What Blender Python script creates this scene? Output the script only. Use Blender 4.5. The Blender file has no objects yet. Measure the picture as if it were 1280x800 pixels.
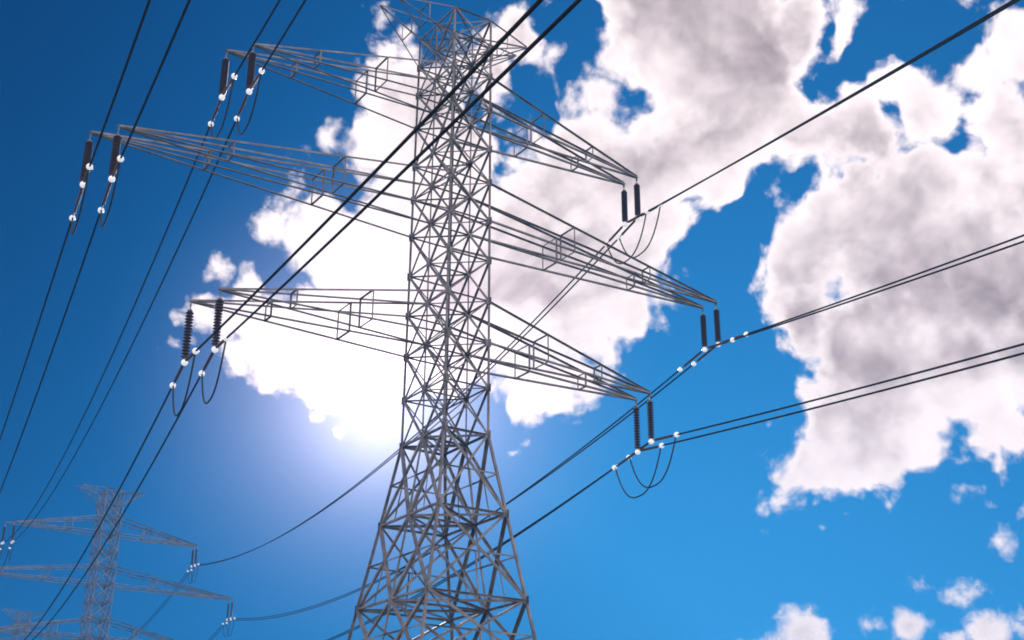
import bpy, math, random
from mathutils import Vector, Matrix
random.seed(7)
scn = bpy.context.scene
col = scn.collection

# ---------------------------------------------------------------- camera
# layout numbers were surveyed in "u" units; 1 u = S metres, ZC = survey height of the ground
S = 0.7
ZC = -13.1435
def W3(x, y, z): return Vector((S * x, S * y, S * (z - ZC)))
CAM_P = W3(-62.6445, -107.0518, -10.7864)
YAW, PITCH, ROLL, FPX = 0.5825567, 0.3892133, 0.0062528, 1637.836
fwd = Vector((math.sin(YAW) * math.cos(PITCH), math.cos(YAW) * math.cos(PITCH), math.sin(PITCH)))
rgt = Vector((math.cos(YAW), -math.sin(YAW), 0))
upv = rgt.cross(fwd)
r2 = math.cos(ROLL) * rgt + math.sin(ROLL) * upv
u2 = -math.sin(ROLL) * rgt + math.cos(ROLL) * upv
cam = bpy.data.cameras.new('camera')
cam.sensor_width = 36.0
cam.lens = FPX / 1280.0 * 36.0
cam.clip_start = 0.1
cam.clip_end = 9000
camo = bpy.data.objects.new('camera', cam)
M = Matrix((r2, u2, -fwd)).transposed().to_4x4()
M.translation = CAM_P
camo.matrix_world = M
col.objects.link(camo)
scn.camera = camo

# ---------------------------------------------------------------- view transform
scn.cycles.filter_width = 1.8
scn.view_settings.view_transform = 'Standard'
scn.view_settings.look = 'None'
scn.view_settings.gamma = 1
scn.view_settings.exposure = 0
scn.view_settings.use_curve_mapping = False

# ---------------------------------------------------------------- sun
SUN_AZ, SUN_EL = math.radians(27.4), math.radians(18.75)
SUN_D = Vector((math.sin(SUN_AZ) * math.cos(SUN_EL), math.cos(SUN_AZ) * math.cos(SUN_EL), math.sin(SUN_EL)))
sl = bpy.data.lights.new('sun', 'SUN')
sl.energy = 3.2
sl.angle = math.radians(0.5)
sl.color = (1.0, 0.95, 0.88)
slo = bpy.data.objects.new('sun', sl)
slo.rotation_euler = (-SUN_D).to_track_quat('-Z', 'Y').to_euler()
slo.location = (0, 60, 120)
col.objects.link(slo)

# ---------------------------------------------------------------- sky: Nishita + procedural clouds, all by world direction
world = bpy.data.worlds.new('World')
scn.world = world
world.use_nodes = True
nt = world.node_tree
nt.nodes.clear()
N, LK = nt.nodes, nt.links
def sock(node, idx, v):
    if v is None: return
    if hasattr(v, 'is_output'): LK.new(v, node.inputs[idx])
    else: node.inputs[idx].default_value = v
def math_(op, a, b=None, c=None, clamp=False):
    n = N.new('ShaderNodeMath'); n.operation = op; n.use_clamp = clamp
    sock(n, 0, a); sock(n, 1, b); sock(n, 2, c)
    return n.outputs[0]
def vmath(op, a, b=None, c=None, out=0):
    n = N.new('ShaderNodeVectorMath'); n.operation = op
    sock(n, 0, a); sock(n, 1, b)
    if c is not None:
        sock(n, 3 if op == 'SCALE' else 2, c)
    return n.outputs[out]
def dot(a, b): return vmath('DOT_PRODUCT', a, b, out=1)
def smooth(x, lo, hi, a=0.0, b=1.0):
    n = N.new('ShaderNodeMapRange'); n.interpolation_type = 'SMOOTHSTEP'
    sock(n, 0, x); sock(n, 1, lo); sock(n, 2, hi); sock(n, 3, a); sock(n, 4, b)
    return n.outputs[0]
def noise(vec, scale, detail=6, rough=0.55, lac=2.0, dist=0.0, out='Fac'):
    n = N.new('ShaderNodeTexNoise'); n.noise_dimensions = '3D'
    LK.new(vec, n.inputs['Vector'])
    n.inputs['Scale'].default_value = scale; n.inputs['Detail'].default_value = detail
    n.inputs['Roughness'].default_value = rough; n.inputs['Lacunarity'].default_value = lac
    n.inputs['Distortion'].default_value = dist
    return n.outputs[out]
def mixc(f, a, b, mode='MIX'):
    n = N.new('ShaderNodeMix'); n.data_type = 'RGBA'; n.blend_type = mode; n.clamp_factor = True
    sock(n, 0, f); sock(n, 6, a); sock(n, 7, b)
    return n.outputs[2]

tc = N.new('ShaderNodeTexCoord')
D = vmath('NORMALIZE', tc.outputs['Generated'])
# tangent plane on the sky about a fixed bearing (azimuth 33.4 deg, elevation 22.3 deg)
BA, BE = math.radians(33.38), math.radians(22.30)
Cv = (math.sin(BA) * math.cos(BE), math.cos(BA) * math.cos(BE), math.sin(BE))
Ev = (math.cos(BA), -math.sin(BA), 0.0)
Uv = (-math.sin(BA) * math.sin(BE), -math.cos(BA) * math.sin(BE), math.cos(BE))
dC = dot(D, Cv)
dCs = math_('MAXIMUM', dC, 0.12)
K = 16.378
Xp = math_('MULTIPLY_ADD', math_('DIVIDE', dot(D, Ev), dCs), K, 6.4)
Yp = math_('MULTIPLY_ADD', math_('DIVIDE', dot(D, Uv), dCs), -K, 4.0)
cmb = N.new('ShaderNodeCombineXYZ')
LK.new(Xp, cmb.inputs[0]); LK.new(Yp, cmb.inputs[1])
P2 = cmb.outputs[0]
front = smooth(dC, 0.45, 0.62)
# domain warp so that cloud outlines never read as ellipses
wn = N.new('ShaderNodeTexNoise'); LK.new(D, wn.inputs['Vector'])
wn.inputs['Scale'].default_value = 9.0; wn.inputs['Detail'].default_value = 4
warp = vmath('MULTIPLY', vmath('SUBTRACT', wn.outputs['Color'], (0.5, 0.5, 0.5)), (3.2, 3.2, 0.0))
P2w = vmath('ADD', P2, warp)

def ell(pos, cx, cy, rx, ry, rot=0.0):
    if rot == 0:
        v = vmath('MULTIPLY_ADD', pos, (100 / rx, 100 / ry, 0), (-cx / rx, -cy / ry, 0))
        return math_('MULTIPLY_ADD', vmath('LENGTH', v, out=1), -min(rx, ry) / 100, min(rx, ry) / 100)
    m = N.new('ShaderNodeMapping'); m.vector_type = 'TEXTURE'
    LK.new(pos, m.inputs['Vector'])
    m.inputs['Location'].default_value = (cx / 100, cy / 100, 0)
    m.inputs['Rotation'].default_value = (0, 0, math.radians(rot))
    m.inputs['Scale'].default_value = (rx / 100, ry / 100, 1)
    ln = vmath('LENGTH', m.outputs[0], out=1)
    r = min(rx, ry) / 100
    return math_('MULTIPLY_ADD', ln, -r, r)
def union(pos, lst, k=0.18):
    acc = None
    for args in lst:
        e = ell(pos, *args)
        if acc is None: acc = e
        else: acc = math_('SMOOTH_MAX', acc, e, k)
    return acc

BIG = [  # bank in the upper middle
    (850, 50, 118, 120, 0), (725, 200, 62, 80, 0), (930, 95, 85, 110, 0), (820, 210, 120, 75, 0), (715, 300, 120, 90, 0),
    (872, 262, 54, 54, 0), (735, 385, 75, 70, 0), (690, 485, 36, 44, 20), (978, 150, 58, 60, 0), (985, 200, 72, 46, 0), (1030, 170, 60, 48, 0),
    (640, 350, 60, 130, 0), (775, 350, 60, 70, 0), (905, 190, 60, 60, 0), (760, 60, 30, 55, 0), (1005, 30, 45, 60, 0),
    # bank at the right
    (1106, 195, 74, 60, 0), (1084, 265, 54, 72, 0), (1150, 310, 150, 100, 0), (1255, 190, 48, 150, 0), (1262, 340, 70, 130, 0),
    (1188, 145, 56, 66, 0), (1270, 60, 36, 90, 0), (1106, 430, 86, 102, 0), (1064, 525, 60, 85, 0), (1115, 540, 90, 85, 0),
    (1200, 445, 100, 85, 0), (1012, 592, 28, 42, 0), (1065, 605, 22, 36, 0), (1130, 590, 44, 42, 0), (1258, 540, 46, 62, 0),
    (1244, 596, 16, 28, 0), (1090, 130, 40, 26, -30), (1084, 30, 32, 70, 14), (1190, 0, 60, 12, 0),
    # bank behind the tower and the sun
    (506, 165, 32, 46, 0), (552, 225, 84, 88, 0), (502, 300, 64, 70, -20), (555, 330, 140, 170, 0), (400, 395, 110, 62, 0),
    (318, 425, 58, 50, 0), (352, 345, 30, 24, 0), (380, 430, 80, 46, 0), (648, 88, 38, 60, -10), (590, 95, 36, 36, 0), (365, 452, 40, 22, 10),
    (566, 452, 50, 52, 0), (705, 395, 105, 75, 0), (680, 310, 100, 80, 0), (640, 225, 60, 60, 0), (372, 362, 62, 46, -40), (556, 170, 55, 55, 0),
]
SMALL = [
    (332, 286, 23, 20, 30), (270, 336, 19, 30, -22), (217, 429, 6, 5, 0), (300, 462, 22, 16, 20), 
    (1005, 788, 34, 33, 0), (965, 805, 32, 16, 0), (1254, 670, 17, 20, 0), (1147, 731, 14, 10, 30), (1208, 740, 28, 14, -25), (1140, 778, 24, 22, 0),
    (1098, 780, 12, 6, -20), (1250, 785, 42, 30, 0), (1195, 796, 18, 12, 0), (470, 30, 8, 16, 35), (500, 42, 8, 7, 0), (683, 70, 16, 10, -50),
    (640, 20, 24, 8, -45), (1245, 630, 8, 5, -30),
]
HOLES = [(1195, 256, 38, 14, -24), (1142, 152, 9, 30, 12), (1210, 158, 10, 34, 10), (655, 125, 30, 22, 20), (636, 512, 26, 26, 0), (915, 315, 30, 50, 25),
         (725, 50, 20, 90, 0), (1190, 330, 14, 8, 0), (560, 262, 12, 22, 0), (1100, 72, 62, 28, -15), (1155, 45, 62, 42, 10)]
Fb = union(P2w, BIG, 0.42)
Fs = union(P2, SMALL, 0.05)
P2h = vmath('ADD', P2, vmath('SCALE', warp, c=0.55))
Fh = union(P2h, HOLES, 0.05)
fb1 = noise(D, 13.0, 6, 0.50, 2.1, 0.25)
n1 = math_('SUBTRACT', fb1, 0.5)
vor = N.new('ShaderNodeTexVoronoi'); vor.voronoi_dimensions = '2D'; vor.feature = 'SMOOTH_F1'; vor.inputs['Smoothness'].default_value = 0.35
LK.new(vmath('ADD', P2, vmath('SCALE', warp, c=0.35)), vor.inputs['Vector'])
vor.normalize = True; vor.inputs['Scale'].default_value = 2.0; vor.inputs['Detail'].default_value = 3.0; vor.inputs['Roughness'].default_value = 0.5
bil = math_('SUBTRACT', 0.30, vor.outputs['Distance'])
n_fine = math_('SUBTRACT', noise(D, 46.0, 7, 0.6, 2.1, 0.1), 0.5)
Fb = math_('MAXIMUM', Fb, math_('MULTIPLY', Fb, 2.4))      # deep inside a bank no noise can open a hole
rough_edge = math_('ADD', math_('MULTIPLY', n1, 3.4), math_('ADD', math_('MULTIPLY', bil, 2.1), math_('MULTIPLY', n_fine, 0.85)))
F0 = math_('ADD', math_('SUBTRACT', Fb, math_('MULTIPLY', math_('MAXIMUM', math_('ADD', Fh, math_('MULTIPLY_ADD', n1, 1.6, 0.16)), 0.0), 2.1)), math_('MULTIPLY', rough_edge, 0.72))
F1 = math_('MULTIPLY', math_('ADD', Fs, math_('ADD', math_('MULTIPLY', n1, 0.42), math_('ADD', math_('MULTIPLY', n_fine, 0.60), math_('MULTIPLY', bil, 0.45)))), 1.9)
Ffront = math_('MAXIMUM', F0, F1)
# unseen clouds over the rest of the sky, added as bright frontal fill
nb = noise(D, 3.4, 8, 0.58, 2.1, 0.2)
Fback = math_('ADD', math_('MULTIPLY', math_('SUBTRACT', nb, 0.40), 6.0), math_('MULTIPLY', n_fine, 0.6))
mf = N.new('ShaderNodeMix'); mf.data_type = 'FLOAT'
LK.new(front, mf.inputs[0]); LK.new(Fback, mf.inputs[2]); LK.new(Ffront, mf.inputs[3])
F = mf.outputs[0]
sepD = N.new('ShaderNodeSeparateXYZ'); LK.new(D, sepD.inputs[0])
alpha = smooth(F, -0.11, 0.34)

# cloud tone: bright rims, greyer where the bank is thick; relief towards the sun
GREY = [(850, 55, 110, 62, 0), (850, 165, 75, 45, 0), (705, 262, 55, 62, 0), (1075, 222, 52, 44, 0), (1150, 352, 140, 55, -20), (1060, 430, 80, 50, -55),
        (1135, 455, 60, 70, 40), (1250, 330, 60, 70, 20), (1268, 170, 26, 30, 0), (1000, 190, 36, 22, 0), (640, 380, 26, 22, 0), (1215, 440, 70, 36, -30),
        (1040, 520, 22, 60, 30), (1010, 795, 30, 20, 0), (1130, 790, 18, 14, 0), (1252, 792, 34, 16, 0), (560, 118, 26, 20, 0), (755, 330, 30, 26, 0), (930, 40, 60, 40, 0)]
Gf = union(P2w, GREY, 0.3)
n_mid = noise(D, 11.0, 5, 0.45, 2.0, 0.5)
# shadow streaks run away from the sun
sx_ = math_('SUBTRACT', Xp, 4.78); sy_ = math_('SUBTRACT', Yp, 5.0)
rr = math_('SQRT', math_('ADD', math_('MULTIPLY', sx_, sx_), math_('MULTIPLY', sy_, sy_)))
cst = N.new('ShaderNodeCombineXYZ')
LK.new(math_('MULTIPLY', math_('ARCTAN2', sy_, sx_), 5.5), cst.inputs[0]); LK.new(math_('MULTIPLY', rr, 0.42), cst.inputs[1])
streak = noise(cst.outputs[0], 1.6, 4, 0.5, 2.0, 0.3)
gtone = smooth(math_('ADD', Gf, math_('ADD', math_('MULTIPLY', math_('SUBTRACT', n_mid, 0.5), 1.5), math_('MULTIPLY', math_('SUBTRACT', streak, 0.5), 1.8))), -0.85, 0.72)
thick = smooth(math_('ADD', F, math_('MULTIPLY', math_('SUBTRACT', n_mid, 0.5), 0.6)), 0.10, 1.15)
gback = smooth(Fback, 1.0, 2.4)
mg = N.new('ShaderNodeMix'); mg.data_type = 'FLOAT'
LK.new(front, mg.inputs[0]); LK.new(gback, mg.inputs[2]); LK.new(gtone, mg.inputs[3])
grey = math_('MULTIPLY', thick, math_('MULTIPLY_ADD', mg.outputs[0], 0.86, 0.12))
# relief: same noise read a little nearer the sun
Ds = vmath('NORMALIZE', vmath('ADD', D, vmath('SCALE', tuple(SUN_D), c=0.016)))
rel = math_('SUBTRACT', noise(D, 24.0, 5, 0.5, 2.0, 0.2), noise(Ds, 24.0, 5, 0.5, 2.0, 0.2))
relief = math_('ADD', math_('MULTIPLY', rel, math_('MULTIPLY_ADD', grey, 1.0, 0.35)), math_('MULTIPLY', math_('SUBTRACT', bil, 0.05), math_('MULTIPLY_ADD', grey, 0.35, 0.15)))
ccol = mixc(grey, (1.36, 1.19, 1.18, 1), (0.57, 0.455, 0.475, 1))
bri = math_('MAXIMUM', math_('ADD', math_('MULTIPLY_ADD', relief, 1.2, 1.0), 0.0), 0.3)
ccol = vmath('SCALE', ccol, c=bri)

sky = N.new('ShaderNodeTexSky')
sky.sky_type = 'NISHITA'; sky.sun_disc = False
sky.sun_elevation = SUN_EL; sky.sun_rotation = SUN_AZ
sky.altitude = 300; sky.air_density = 1.0; sky.dust_density = 0.3; sky.ozone_density = 3.0
STR = 0.08
# a polarised, deeply saturated sky: darker towards the north-west
sp = N.new('ShaderNodeSeparateColor'); LK.new(sky.outputs[0], sp.inputs[0])
pol = smooth(dot(D, Ev), -0.50, 0.30, 0.35, 1.18)
blue = math_('MULTIPLY', math_('MINIMUM', math_('MULTIPLY', sp.outputs[2], STR), 0.82), pol)
cs = N.new('ShaderNodeCombineColor')
LK.new(math_('MULTIPLY', math_('POWER', blue, 1.8), 0.062), cs.inputs[0])
LK.new(math_('MULTIPLY', math_('POWER', blue, 1.32), 0.455), cs.inputs[1])
LK.new(blue, cs.inputs[2])
skyc = cs.outputs[0]
# aureole round the sun, seen through thin high cloud
ang = math_('ARCCOSINE', math_('MINIMUM', dot(D, tuple(SUN_D)), 0.999999))
a1 = math_('EXPONENT', math_('MULTIPLY', math_('POWER', math_('DIVIDE', ang, math.radians(2.9)), 2.0), -1.0))
a2 = math_('EXPONENT', math_('MULTIPLY', math_('DIVIDE', ang, math.radians(3.4)), -1.0))
glow = math_('ADD', math_('MULTIPLY', a1, 0.75), math_('MULTIPLY', a2, 1.0))
tot = mixc(alpha, skyc, ccol)
a3 = math_('MULTIPLY', math_('EXPONENT', math_('MULTIPLY', math_('DIVIDE', ang, math.radians(6.0)), -1.0)), 0.22)
fade = smooth(ang, math.radians(3.5), math.radians(13.0), 1.0, 0.0)
glow = math_('MULTIPLY', glow, fade); a3 = math_('MULTIPLY', a3, fade)
tot = vmath('ADD', tot, vmath('ADD', vmath('SCALE', (1.0, 0.87, 0.95), c=glow), vmath('SCALE', (1.0, 0.55, 0.85), c=a3)))
bg = N.new('ShaderNodeBackground')
LK.new(vmath('SCALE', tot, c=1.0 / STR), bg.inputs['Color'])
bg.inputs['Strength'].default_value = STR
wo = N.new('ShaderNodeOutputWorld')
LK.new(bg.outputs[0], wo.inputs['Surface'])
world.cycles.sampling_method = 'MANUAL'
world.cycles.sample_map_resolution = 512

# ---------------------------------------------------------------- materials
def mat(name, base, rough=0.5, metal=0.0, var=None, scale=3.0, bump=0.0, spec=0.5):
    m = bpy.data.materials.new(name); m.use_nodes = True
    t = m.node_tree; b = t.nodes['Principled BSDF']
    b.inputs['Roughness'].default_value = rough; b.inputs['Metallic'].default_value = metal
    b.inputs['Specular IOR Level'].default_value = spec
    b.inputs['Base Color'].default_value = (*base, 1)
    if var:
        c = t.nodes.new('ShaderNodeTexCoord')
        n = t.nodes.new('ShaderNodeTexNoise'); n.inputs['Scale'].default_value = scale; n.inputs['Detail'].default_value = 6
        n.inputs['Roughness'].default_value = 0.65
        t.links.new(c.outputs['Object'], n.inputs['Vector'])
        r = t.nodes.new('ShaderNodeValToRGB')
        r.color_ramp.elements[0].position = 0.32; r.color_ramp.elements[1].position = 0.68
        r.color_ramp.elements[0].color = (*base, 1); r.color_ramp.elements[1].color = (*var, 1)
        t.links.new(n.outputs['Fac'], r.inputs[0]); t.links.new(r.outputs[0], b.inputs['Base Color'])
        if bump:
            bp = t.nodes.new('ShaderNodeBump'); bp.inputs['Strength'].default_value = bump
            t.links.new(n.outputs['Fac'], bp.inputs['Height']); t.links.new(bp.outputs[0], b.inputs['Normal'])
    return m
STEEL = mat('galvanised_steel', (0.135, 0.126, 0.125), 0.5, 0.3, (0.42, 0.405, 0.405), 0.8, spec=0.4)
PORC = mat('dark_porcelain', (0.085, 0.036, 0.016), 0.35, 0.0, (0.13, 0.06, 0.03), 9.0)
CABLE = mat('black_cable', (0.040, 0.040, 0.042), 1.0, 0.0, (0.070, 0.066, 0.062), 2.0, spec=0.0)
LOOPM = mat('weathered_jumper_cable', (0.05, 0.048, 0.045), 0.9, 0.0, (0.09, 0.085, 0.08), 4.0, spec=0.1)
CONC = mat('footing_concrete', (0.30, 0.29, 0.27), 0.9, 0.0, (0.40, 0.39, 0.36), 5.0, 0.3)
GRASS = mat('meadow_grass', (0.045, 0.065, 0.020), 0.95, 0.0, (0.10, 0.095, 0.04), 0.35, 0.6)
# white balls at the wire ends, no lamps; brightness put in by emission
OPAL = bpy.data.materials.new('self_lit_white_ball'); OPAL.use_nodes = True
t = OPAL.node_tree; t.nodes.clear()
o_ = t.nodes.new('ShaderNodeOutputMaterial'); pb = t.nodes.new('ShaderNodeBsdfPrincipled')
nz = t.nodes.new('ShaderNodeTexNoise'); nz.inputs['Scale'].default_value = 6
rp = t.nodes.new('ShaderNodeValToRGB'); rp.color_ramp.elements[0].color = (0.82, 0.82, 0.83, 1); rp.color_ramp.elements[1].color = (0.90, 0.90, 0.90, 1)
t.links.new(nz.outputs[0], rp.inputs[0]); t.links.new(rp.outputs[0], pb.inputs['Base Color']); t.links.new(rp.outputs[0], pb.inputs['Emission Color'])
pb.inputs['Emission Strength'].default_value = 0.75      # added glow keeps the backlit balls white against the deep blue sky
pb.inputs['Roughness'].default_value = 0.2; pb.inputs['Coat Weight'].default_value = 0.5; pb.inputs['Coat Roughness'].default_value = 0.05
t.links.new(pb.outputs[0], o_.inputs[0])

# ---------------------------------------------------------------- mesh helpers
class MB:
    def __init__(s): s.v = []; s.f = []; s.sm = []
    def add(s, vs, fs, smooth=False):
        b = len(s.v); s.v += [tuple(v) for v in vs]; s.f += [tuple(i + b for i in f) for f in fs]; s.sm += [smooth] * len(fs)
    def angle(s, a, b, ref, w, th=None):
        """rolled steel angle (L profile) from a to b; ref ~ the outward normal of the face it lies on"""
        a = Vector(a); b = Vector(b); d = (b - a)
        if d.length < 1e-6: return
        d.normalize(); ref = Vector(ref); n = ref - d * ref.dot(d)
        if n.length < 1e-4: n = d.orthogonal()
        n.normalize(); q = d.cross(n).normalized(); th = th or w * 0.16
        pr = [(0, 0), (w, 0), (w, -th), (th, -th), (th, -w), (0, -w)]   # along q, along n
        pr = [(x - w * 0.4, y + w * 0.2) for x, y in pr]
        vs = [a + q * x + n * y for x, y in pr] + [b + q * x + n * y for x, y in pr]
        fs = [(i, (i + 1) % 6, 6 + (i + 1) % 6, 6 + i) for i in range(6)]
        fs += [(3, 2, 1, 0), (5, 4, 3, 0), (6, 7, 8, 9), (6, 9, 10, 11)]
        s.add(vs, fs)
    def box(s, c, hx, hy, hz, ax=None):
        ax = ax or (Vector((1, 0, 0)), Vector((0, 1, 0)), Vector((0, 0, 1)))
        vs = [Vector(c) + ax[0] * hx * i + ax[1] * hy * j + ax[2] * hz * k for i in (-1, 1) for j in (-1, 1) for k in (-1, 1)]
        s.add(vs, [(0, 1, 3, 2), (4, 6, 7, 5), (0, 4, 5, 1), (2, 3, 7, 6), (0, 2, 6, 4), (1, 5, 7, 3)])
    def tube(s, pts, rad, n=8, caps=True):
        pts = [Vector(p) for p in pts]; rings = []
        nrm = None
        for i, p in enumerate(pts):
            d = (pts[min(i + 1, len(pts) - 1)] - pts[max(i - 1, 0)]).normalized()
            if nrm is None: nrm = d.orthogonal().normalized()
            nrm = (nrm - d * nrm.dot(d)).normalized(); q = d.cross(nrm)
            r = rad[i] if isinstance(rad, (list, tuple)) else rad
            rings.append([p + (nrm * math.cos(2 * math.pi * k / n) + q * math.sin(2 * math.pi * k / n)) * r for k in range(n)])
        vs = [v for r in rings for v in r]; fs = []
        for i in range(len(pts) - 1):
            for k in range(n): fs.append((i * n + k, i * n + (k + 1) % n, (i + 1) * n + (k + 1) % n, (i + 1) * n + k))
        s.add(vs, fs, True)
        if caps:
            s.add(rings[0], [tuple(range(n - 1, -1, -1))]); s.add(rings[-1], [tuple(range(n))])
    def lathe(s, prof, a=Vector((0, 0, 0)), axis=Vector((0, 0, 1)), n=16):
        """prof: (radius, height along axis)"""
        axis = Vector(axis).normalized(); e = axis.orthogonal().normalized(); q = axis.cross(e)
        vs = []; fs = []
        for r, h in prof:
            for k in range(n): vs.append(Vector(a) + axis * h + (e * math.cos(2 * math.pi * k / n) + q * math.sin(2 * math.pi * k / n)) * max(r, 1e-4))
        for i in range(len(prof) - 1):
            for k in range(n): fs.append((i * n + k, i * n + (k + 1) % n, (i + 1) * n + (k + 1) % n, (i + 1) * n + k))
        s.add(vs, fs, True)
    def ball(s, c, r, n=16, m=10, flat=1.0):
        s.lathe([(r * math.sin(math.pi * i / m), -r * flat * math.cos(math.pi * i / m)) for i in range(m + 1)], Vector(c), n=n)
    def build(s, name, m, parent=None, origin=None):
        me = bpy.data.meshes.new(name)
        o3 = Vector(origin) if origin is not None else Vector((0, 0, 0))
        me.from_pydata([tuple(Vector(v) - o3) for v in s.v], [], s.f)
        me.polygons.foreach_set('use_smooth', s.sm)
        me.materials.append(m); me.update()
        o = bpy.data.objects.new(name, me); o.location = o3; col.objects.link(o)
        if parent is not None: o.parent = parent
        return o
def tag(o, label, cat, group=None):
    o['label'] = label; o['category'] = cat
    if group: o['group'] = group
    return o
def empty(name, loc):
    o = bpy.data.objects.new(name, None); o.location = loc; o.empty_display_size = 0.5; col.objects.link(o); return o
def copy_tree(o, parent=None):
    c = o.copy(); col.objects.link(c); c.parent = parent
    for ch in list(o.children): copy_tree(ch, c)
    return c

# ---------------------------------------------------------------- ground
T2P = (36.4126, 237.6404, 4.0591); T3P = (73.6235, 474.0367, 8.7877); TROT = 0.008956
def gz(x, y): return max(0.0, y - 10) * 0.0181 if y < 400 else 390 * 0.0181
g = MB(); ng = 120; ext = 3500
def gc(i):
    t = i / ng * 2 - 1
    return ext * (0.12 * t + 0.88 * t ** 3)
vs = []
for j in range(ng + 1):
    for i in range(ng + 1):
        x, y = gc(i), gc(j)
        near = math.exp(-((x / 260) ** 2 + ((y - 150) / 420) ** 2))
        vs.append((x, y, gz(x, y) - 0.06 + (1 - near) * 2.5 * math.sin(x * 0.011) * math.cos(y * 0.008)))
g.add(vs, [(j * (ng + 1) + i, j * (ng + 1) + i + 1, (j + 1) * (ng + 1) + i + 1, (j + 1) * (ng + 1) + i) for j in range(ng) for i in range(ng)], True)
gr = g.build('ground', GRASS); gr['kind'] = 'structure'

# ---------------------------------------------------------------- lattice tower
H = {'W': 27.124, 'A': 36.646, 'B': 41.221, 'C': 45.697, 'D': 50.264, 'E': 54.723, 'F0': 58.747, 'F': 63.51, 'G': 67.778, 'T': 75.095}
ASP, HW = 1.650952, 2.5
def half(z):
    """half widths (x, y) of the body at survey height z"""
    if z >= H['W']:
        h = HW - 0.0037525 * (z - H['W']); return h, h * ASP
    k = [(H['W'], HW, HW * ASP), (19.19, 3.71, 5.63), (11.08, 5.23, 6.72), (ZC, 9.6, 10.3)]
    for (z1, a1, b1), (z0, a0, b0) in zip(k, k[1:]):
        if z >= z0:
            t = (z - z0) / (z1 - z0); return a0 + (a1 - a0) * t, b0 + (b1 - b0) * t
    return k[-1][1], k[-1][2]
LV = [ZC + 0.35, -3.0, 4.6, 11.08, 19.19, H['W'], 31.95, H['A'], H['B'], H['C'], H['D'], H['E'], H['F0'], H['F'], H['G'], 71.4, H['T']]
CN = [(-1, -1), (-1, 0), (-1, 1), (1, -1), (1, 0), (1, 1)]
def node(c, z):
    hx, hy = half(z); return W3(c[0] * hx, c[1] * hy, z)
XL = {'lo': 25.566, 'mi': 36.568, 'up': 24.667, 'pk': 8.292}
XR = {'lo': 25.34, 'mi': 35.993, 'up': 24.524, 'pk': 8.877}
TZ = {'lo': 36.581, 'mi': 50.244, 'up': 63.503, 'pk': 75.596}
DZ = {('lo', -1, 1): -.45, ('lo', -1, -1): .25, ('lo', 1, -1): .2}
LL = {('lo', -1, 1): 5.9, ('lo', -1, -1): 5.75, ('lo', 1, 1): 6.0, ('lo', 1, -1): 5.5}
def tip(k, sx, sy):
    X = (XL if sx < 0 else XR)[k]; dx = 1.8017 if sx < 0 else 0.22897; yt = 1.2411 if sx < 0 else 1.06328
    return Vector((sx * X + (.5 if k == 'pk' else 1) * (-0.5 * sy) * dx, sy * yt, TZ[k] + DZ.get((k, sx, sy), 0)))
def ins_len(k): return LL.get(k, 5.3)

tower = empty('lattice_tower', (0, 0, 0))
tag(tower, 'tall grey steel lattice tower filling the middle of the view, nearest of the three', 'pylon', 'lattice towers of the power line')
for c in CN:
    mb = MB(); corner = c[1] != 0
    for z0, z1 in zip(LV, LV[1:]):
        w = (0.17 if z0 < H['W'] else 0.125) if corner else (0.15 if z0 < H['W'] else 0.12)
        n = Vector((c[0], 0, 0)) if not corner else Vector((0, c[1], 0))
        a, b = node(c, z0), node(c, z1)
        mb.angle(a, b + (b - a).normalized() * 0.02, n, w)
        # gusset plates at the nodes
        nx = Vector((c[0], 0, 0))
        if z1 < H['T']: mb.box(b + nx * 0.03, 0.012, 0.24, 0.27)
        if z1 < H['T'] and corner: mb.box(b + Vector((-c[0] * 0.06, c[1] * 0.04, 0)), 0.22, 0.012, 0.25)
    mb.build('leg' if corner else 'face_post', STEEL, tower)
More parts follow.
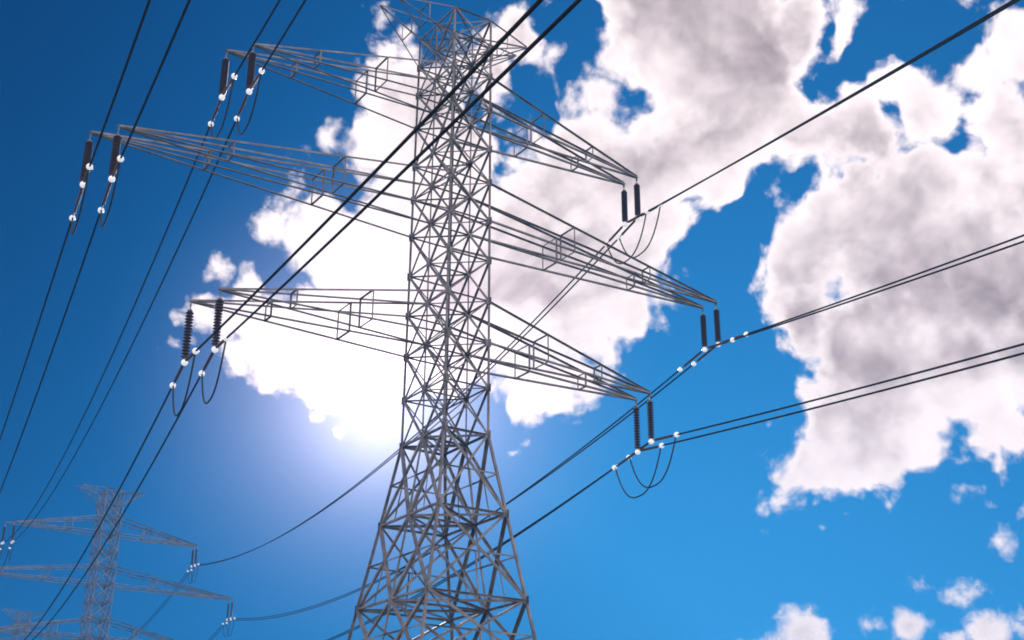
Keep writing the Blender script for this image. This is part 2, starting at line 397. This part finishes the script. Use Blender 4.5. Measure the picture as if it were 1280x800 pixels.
def panel(z0, z1, lowest=False):
    mb = MB(); low = z0 < H['W'] - 0.1
    wd = 0.21 if low else 0.135      # main diagonals
    w2 = 0.165 if low else 0.095      # lighter counter-diagonals
    wh = 0.15 if low else 0.095
    def X(c0, c1, n, a=wd, b=w2):
        off = Vector(n) * 0.035
        mb.angle(node(c0, z1) + off, node(c1, z0) + off, n, a)
        mb.angle(node(c1, z1) - off, node(c0, z0) - off, n, b)
    def Hz(c0, c1, n, z=z1): mb.angle(node(c0, z), node(c1, z), n, wh)
    X((-1, -1), (1, -1), (0, -1, 0)); X((1, 1), (-1, 1), (0, 1, 0), w2 * 1.1, w2)
    X((-1, 0), (1, 0), (0, -1, 0), wd * 0.95, w2)
    X((-1, 1), (-1, 0), (-1, 0, 0), wd, w2); X((-1, 0), (-1, -1), (-1, 0, 0), w2 * 1.1, wd)
    X((1, -1), (1, 0), (1, 0, 0), wd, w2); X((1, 0), (1, 1), (1, 0, 0), wd, w2)
    for sy, n in ((-1, (0, 0, 1)), (0, (0, 0, 1)), (1, (0, 0, 1))): Hz((-1, sy), (1, sy), n)
    for sx in (-1, 1):
        Hz((sx, -1), (sx, 0), (sx, 0, 0)); Hz((sx, 0), (sx, 1), (sx, 0, 0))
    # plan bracing
    mb.angle(node((-1, -1), z1), node((1, 0), z1), (0, 0, 1), w2)
    mb.angle(node((1, -1), z1), node((-1, 0), z1), (0, 0, 1), w2)
    mb.angle(node((-1, 1), z1), node((1, 0), z1), (0, 0, 1), w2)
    mb.angle(node((1, 1), z1), node((-1, 0), z1), (0, 0, 1), w2)
    if low:   # redundant members of the flared base
        for c0, c1 in (((-1, -1), (1, -1)), ((-1, 1), (1, 1)), ((-1, -1), (-1, 0)), ((-1, 0), (-1, 1)), ((1, -1), (1, 0)), ((1, 0), (1, 1))):
            mid = (node(c0, (z0 + z1) / 2) + node(c1, (z0 + z1) / 2)) / 2
            zq = (z0 + z1) / 2
            mb.angle(node(c0, zq), mid, (0, 0, 1), 0.10); mb.angle(node(c1, zq), mid, (0, 0, 1), 0.10)
            q1 = node(c0, z0).lerp(node(c1, z0), 0.5); mb.angle(q1, mid, (0, 0, 1), 0.085)
    mb.build('bracing_panel', STEEL, tower)
for z0, z1 in zip(LV, LV[1:]): panel(z0, z1)
for c in CN:
    if c[1] == 0: continue
    mb = MB(); p = node(c, ZC)
    mb.box((p.x, p.y, 0.18), 0.55, 0.55, 0.24); mb.box((p.x, p.y, -0.35), 0.95, 0.95, 0.3)
    mb.build('footing', CONC, tower)
def crossarm(k, sx, sy, z0, z1, name='crossarm'):
    """pyramid of four chords from one bay of the body to the tip"""
    tp = W3(*tip(k, sx, sy)); mb = MB()
    base = [node((sx, 0), z0), node((sx, sy), z0), node((sx, sy), z1), node((sx, 0), z1)]
    cw = 0.085 if k == 'pk' else 0.135
    tips = []
    for i, b in enumerate(base):
        tt = tp + Vector((0, (0.05 if i in (1, 2) else -0.05) * sy, 0.07 if i > 1 else -0.05)); tips.append(tt)
        mb.angle(b, tt, (0, 0, 1) if i > 1 else (0, 0, -1), cw)
    # chord connection plates near the tip
    ax = (tp - sum(base, Vector()) / 4).normalized()
    mb.box(tp - ax * 0.25, 0.38, 0.10, 0.015, (ax, Vector((0, 1, 0)), ax.cross(Vector((0, 1, 0))).normalized()))
    arm = mb.build(name, STEEL, tower)
    for t_ in ((0.345, 0.68) if k != 'pk' else (0.45,)):
        q = [b + (e - b) * t_ for b, e in zip(base, tips)]
        f = MB(); w = 0.105 if k != 'pk' else 0.07
        for i in range(4): f.angle(q[i], q[(i + 1) % 4], (-sx, 0, 0), w)
        f.build('brace_frame', STEEL, arm)
    if k != 'pk':
        h = MB()
        h.box(tp + Vector((0, 0, -0.16)), 0.02, 0.10, 0.17); h.tube([tp + Vector((0, -0.12, -0.26)), tp + Vector((0, 0.12, -0.26))], 0.035, 8)
        h.build('hanger_plate', STEEL, arm)
    return arm
for k, a, b in (('lo', 'A', 'B'), ('mi', 'D', 'E'), ('up', 'F', 'G')):
    for sx in (-1, 1):
        for sy in (-1, 1): crossarm(k, sx, sy, H[a], H[b])
for sx in (-1, 1):
    for sy in (-1, 1): crossarm('pk', sx, sy, 71.4, H['T'], 'peak_arm')

# ---------------------------------------------------------------- insulator strings
ARM = {('lo', -1): 'lower left', ('mi', -1): 'middle left', ('up', -1): 'upper left', ('lo', 1): 'lower right', ('mi', 1): 'middle right', ('up', 1): 'upper right'}
def side(sy): return 'left' if sy > 0 else 'right'     # of its pair, as one sees it
KEYS = [(k, sx, sy) for k in ('lo', 'mi', 'up') for sx in (-1, 1) for sy in (1, -1)]
def make_insulator(L):
    """origin at the hanging point; L metres down to the ball"""
    root = empty('insulator_string', (0, 0, 0))
    m = MB(); m.tube([(0, 0, -0.26), (0, 0, -0.66)], 0.035, 8); m.ball((0, 0, -0.30), 0.065, 10, 6)
    m.lathe([(0.0, -0.74), (0.16, -0.74), (0.18, -0.68), (0.10, -0.58), (0.0, -0.58)], n=16)
    m.build('cap_pin', STEEL, root)
    d = MB(); z0, z1 = -0.74, -(L - 0.20); nd = 15; st = (z0 - z1) / nd; pr = []
    for i in range(nd):
        z = z0 - i * st
        pr += [(0.10, z), (0.15, z - st * 0.12), (0.262, z - st * 0.42), (0.268, z - st * 0.52), (0.225, z - st * 0.60), (0.185, z - st * 0.66), (0.13, z - st * 0.74), (0.12, z - st * 0.97)]
    d.lathe(pr, n=20)
    d.build('shed_stack', PORC, root)
    c = MB(); c.tube([(0, 0, z1 + 0.03), (0, 0, -L + 0.05)], 0.06, 8)
    c.box((0, 0, -L + 0.12), 0.05, 0.22, 0.07)
    c.build('end_clamp', STEEL, root)
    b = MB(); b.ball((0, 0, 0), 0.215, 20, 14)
    bo = b.build('white_end_ball', OPAL, root); bo.location = (0, 0, -L - 0.06)  # plain white fitting, made to glow by its material
    return root
def rotz(v, a): return Vector((v.x * math.cos(a) + v.y * math.sin(a), -v.x * math.sin(a) + v.y * math.cos(a), v.z))
INS = {}
for key in KEYS:
    L = ins_len(key) * S
    o = make_insulator(L); o.location = W3(*tip(*key))
    nm = ARM[key[:2]]
    tag(o, 'dark ribbed insulator under the near tower\'s %s crossarm, %s one of its pair' % (nm, side(key[2])), 'insulator', 'insulator strings of the near tower')
    INS[key] = o

# ---------------------------------------------------------------- conductors
AW = {('lo', -1, 1): (0.151944, -0.149849, 0.000693, 240.65, 4.8918), ('lo', -1, -1): (0.151862, -0.144429, 0.00067, 240.63, 5.0411),
 ('mi', -1, 1): (0.151884, -0.049198, 0.000274, 240.747, 6.8557), ('mi', -1, -1): (0.151802, -0.088617, 0.000438, 240.728, 5.8461),
 ('up', -1, 1): (0.151949, -0.138187, 0.000644, 240.642, 4.6062), ('up', -1, -1): (0.151867, -0.114604, 0.000546, 240.623, 4.7851),
 ('up', 1, 1): (0.152216, -0.145641, 0.000677, 240.199, 4.6588), ('up', 1, -1): (0.152139, -0.142316, 0.000663, 240.194, 4.6131),
 ('mi', 1, 1): (0.152279, -0.139613, 0.000652, 240.097, 5.5572), ('mi', 1, -1): (0.152202, -0.13023, 0.000613, 240.093, 5.3896),
 ('lo', 1, 1): (0.152221, -0.102669, 0.000498, 240.192, 5.2663), ('lo', 1, -1): (0.152143, -0.115174, 0.00055, 240.187, 5.0021)}
CM = {('lo', -1, 1): (3.305798, -0.155492, 0.000205, 5.2339), ('lo', -1, -1): (3.307958, -0.155213, 0.000177, 4.9188),
 ('mi', -1, 1): (3.310691, -0.163016, 0.00022, 5.0761), ('mi', -1, -1): (3.305281, -0.155524, 0.000219, 5.5417),
 ('up', -1, 1): (3.30217, -0.161796, 0.000219, 5.5073), ('up', -1, -1): (3.308438, -0.15751, 0.00022, 5.2089),
 ('up', 1, 1): (3.305163, -0.157013, 0.000196, 5.1546), ('up', 1, -1): (3.305822, -0.150131, 0.000186, 5.3083),
 ('mi', 1, 1): (3.302151, -0.164002, 0.000236, 5.8405), ('mi', 1, -1): (3.303542, -0.152641, 0.000219, 5.7468),
 ('lo', 1, 1): (3.304839, -0.149685, 0.00019, 5.1725), ('lo', 1, -1): (3.304669, -0.152451, 0.000218, 5.2872)}
def base_pt(key, pos=(0, 0, 0), rot=0.0):
    v = tip(*key); v.z -= ins_len(key)
    return rotz(v, rot) + Vector(pos)
def wpt(p0, az, s, c, t): return W3(p0.x + t * math.sin(az), p0.y + t * math.cos(az), p0.z + s * t + c * t * t)
RW = 0.066
def add_end(root, p0, az, s, c, tb, sign=1, T=0):
    """tension link and white ball at one end of a span"""
    f = (lambda t: wpt(p0, az, s, c, t)) if sign > 0 else (lambda t: wpt(p0, az, s, c, T - t))
    m = MB(); a, b = f(0.42), f(tb); d = b - a; n = 13
    pr = [(0.03, 0)]
    for i in range(n):
        h0 = d.length * (0.08 + 0.8 * i / n); h1 = d.length * (0.08 + 0.8 * (i + 1) / n)
        pr += [(0.05, h0), (0.105, h0 + (h1 - h0) * 0.4), (0.105, h0 + (h1 - h0) * 0.6), (0.05, h1)]
    pr += [(0.04, d.length * 0.9), (0.04, d.length)]
    m.lathe([(r, h * 0.93) for r, h in pr], a, d, 10)
    m.build('tension_link', PORC, root, origin=a)
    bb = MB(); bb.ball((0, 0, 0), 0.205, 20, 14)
    o = bb.build('white_end_ball', OPAL, root); o.location = f(tb)  # wire-end fitting with the same added glow, not a light source
    return f(tb)
def span(key, p0, az, s, c, T, tb, tb2, label, group, rad=RW, n=90):
    m = MB(); t0, t1 = tb + 0.3, (T - tb2 - 0.3 if tb2 else T)
    m.tube([wpt(p0, az, s, c, t0 + (t1 - t0) * i / n) for i in range(n + 1)], rad, 8)
    o = m.build('conductor', CABLE)
    tag(o, label, 'power line', group)
    e1 = add_end(o, p0, az, s, c, tb); e2 = None
    if tb2: e2 = add_end(o, p0, az, s, c, tb2, -1, T)
    return o, e1, e2
ENDS = {}
CAMWORD = {'lo': "thick overhead cable reaching the near tower's %s crossarm, %s of its pair",
           'mi': "dark cable from frame edge to near tower's %s crossarm, %s of its pair", 'up': "cable passing overhead to the near tower's %s crossarm, %s of its pair"}
def side_cam(key): return side(key[2]) + ' one' if key[1] < 0 else ('lower one' if key[2] > 0 else 'upper one')
for key in KEYS:
    p0 = base_pt(key); az, s, c, tb = CM[key]
    _, e1, _ = span(key, p0, az, s, c, 240, tb, None, CAMWORD[key[0]] % (ARM[key[:2]], side_cam(key)), 'conductors on the viewer side of the near tower', n=120)
    az, s, c, T, ta = AW[key]
    _, a1, a2 = span(key, p0, az, s, c, T, ta, 4.6,
        'cable from the near tower\'s %s crossarm to the far tower, %s one of pair' % (ARM[key[:2]], side(key[2])), 'conductors between the near tower and the far tower')
    ENDS[key] = (e1, a1, a2)

# jumper loops hanging under the crossarm ends
def jumper(a, b, sag, label, group, r=0.056):
    m = MB(); n = 28; pts = []
    for i in range(n + 1):
        t = i / n; u = 2 * t - 1
        p = a.lerp(b, t); p.z -= sag * (1 - abs(u) ** 2.6)
        q = a.lerp(b, 0.5 + 0.5 * (u * 0.97)); p.x, p.y = q.x, q.y
        pts.append(p)
    m.tube(pts, r, 7)
    return tag(m.build('jumper_cable', LOOPM, None, origin=a), label, 'cable', group)
for key in KEYS:
    if key[:2] == ('mi', 1): continue
    e1, a1, _ = ENDS[key]
    jumper(e1, a1, {('lo', 1): 3.1, ('up', 1): 2.9, ('lo', -1): 2.9, ('mi', -1): 2.4, ('up', -1): 2.6}[key[:2]],
           'slack cable loop below the near tower\'s %s crossarm, %s one of its pair' % (ARM[key[:2]], side(key[2])), 'jumper loops of the near tower')

# ---------------------------------------------------------------- the two far towers of the line
t2 = copy_tree(tower); t2.location = Vector((S * T2P[0], S * T2P[1], S * T2P[2])); t2.rotation_euler = (0, 0, -TROT)
t2['label'] = 'distant lattice tower low at the left, larger of the two far ones'
t3 = copy_tree(tower); t3.location = Vector((S * T3P[0], S * T3P[1], S * T3P[2])); t3.rotation_euler = (0, 0, -TROT)
t3['label'] = 'farthest lattice tower, only its small top showing in the lower left corner'
FAR = [('up', -1, 1), ('up', -1, -1), ('up', 1, 1), ('up', 1, -1), ('mi', 1, 1), ('mi', 1, -1)]
AZ23 = math.atan2(T3P[0] - T2P[0], T3P[1] - T2P[1])
for key in FAR:
    o = copy_tree(INS[key]); v = rotz(tip(*key), TROT) + Vector(T2P); o.location = W3(*v); o.rotation_euler = (0, 0, -TROT)
    tag(o, 'small dark insulator under the larger far tower\'s %s crossarm, %s one of pair' % (ARM[key[:2]], side(key[2])), 'insulator', 'insulator strings of the far tower')
    p2 = base_pt(key, T2P, TROT); p3 = base_pt(key, T3P, TROT)
    dx, dy = p3.x - p2.x, p3.y - p2.y; T = math.hypot(dx, dy); c = 0.00062; s = (p3.z - p2.z) / T - c * T
    _, e1, e2 = span(key, p2, math.atan2(dx, dy), s, c, T, 4.6, 4.6,
        'faint cable between the far towers\' %s crossarms, %s one of pair' % (ARM[key[:2]], side(key[2])), 'conductors between the two far towers')
    jumper(ENDS[key][2], e1, 2.8, 'small slack loop under the larger far tower\'s %s crossarm, %s one of pair' % (ARM[key[:2]], side(key[2])), 'jumper loops of the far tower')

# ---------------------------------------------------------------- air between the towers
hz = MB(); hz.box((60, 150, 44.5), 260, 330, 46)
hm = bpy.data.materials.new('hazy_air'); hm.use_nodes = True
t = hm.node_tree; t.nodes.clear()
ho = t.nodes.new('ShaderNodeOutputMaterial'); pv = t.nodes.new('ShaderNodeVolumePrincipled')
pv.inputs['Color'].default_value = (0.05, 0.42, 1.0, 1); pv.inputs['Density'].default_value = 0.0009; pv.inputs['Anisotropy'].default_value = 0.0
t.links.new(pv.outputs[0], ho.inputs['Volume'])
hb = hz.build('haze', hm); hb['kind'] = 'stuff'
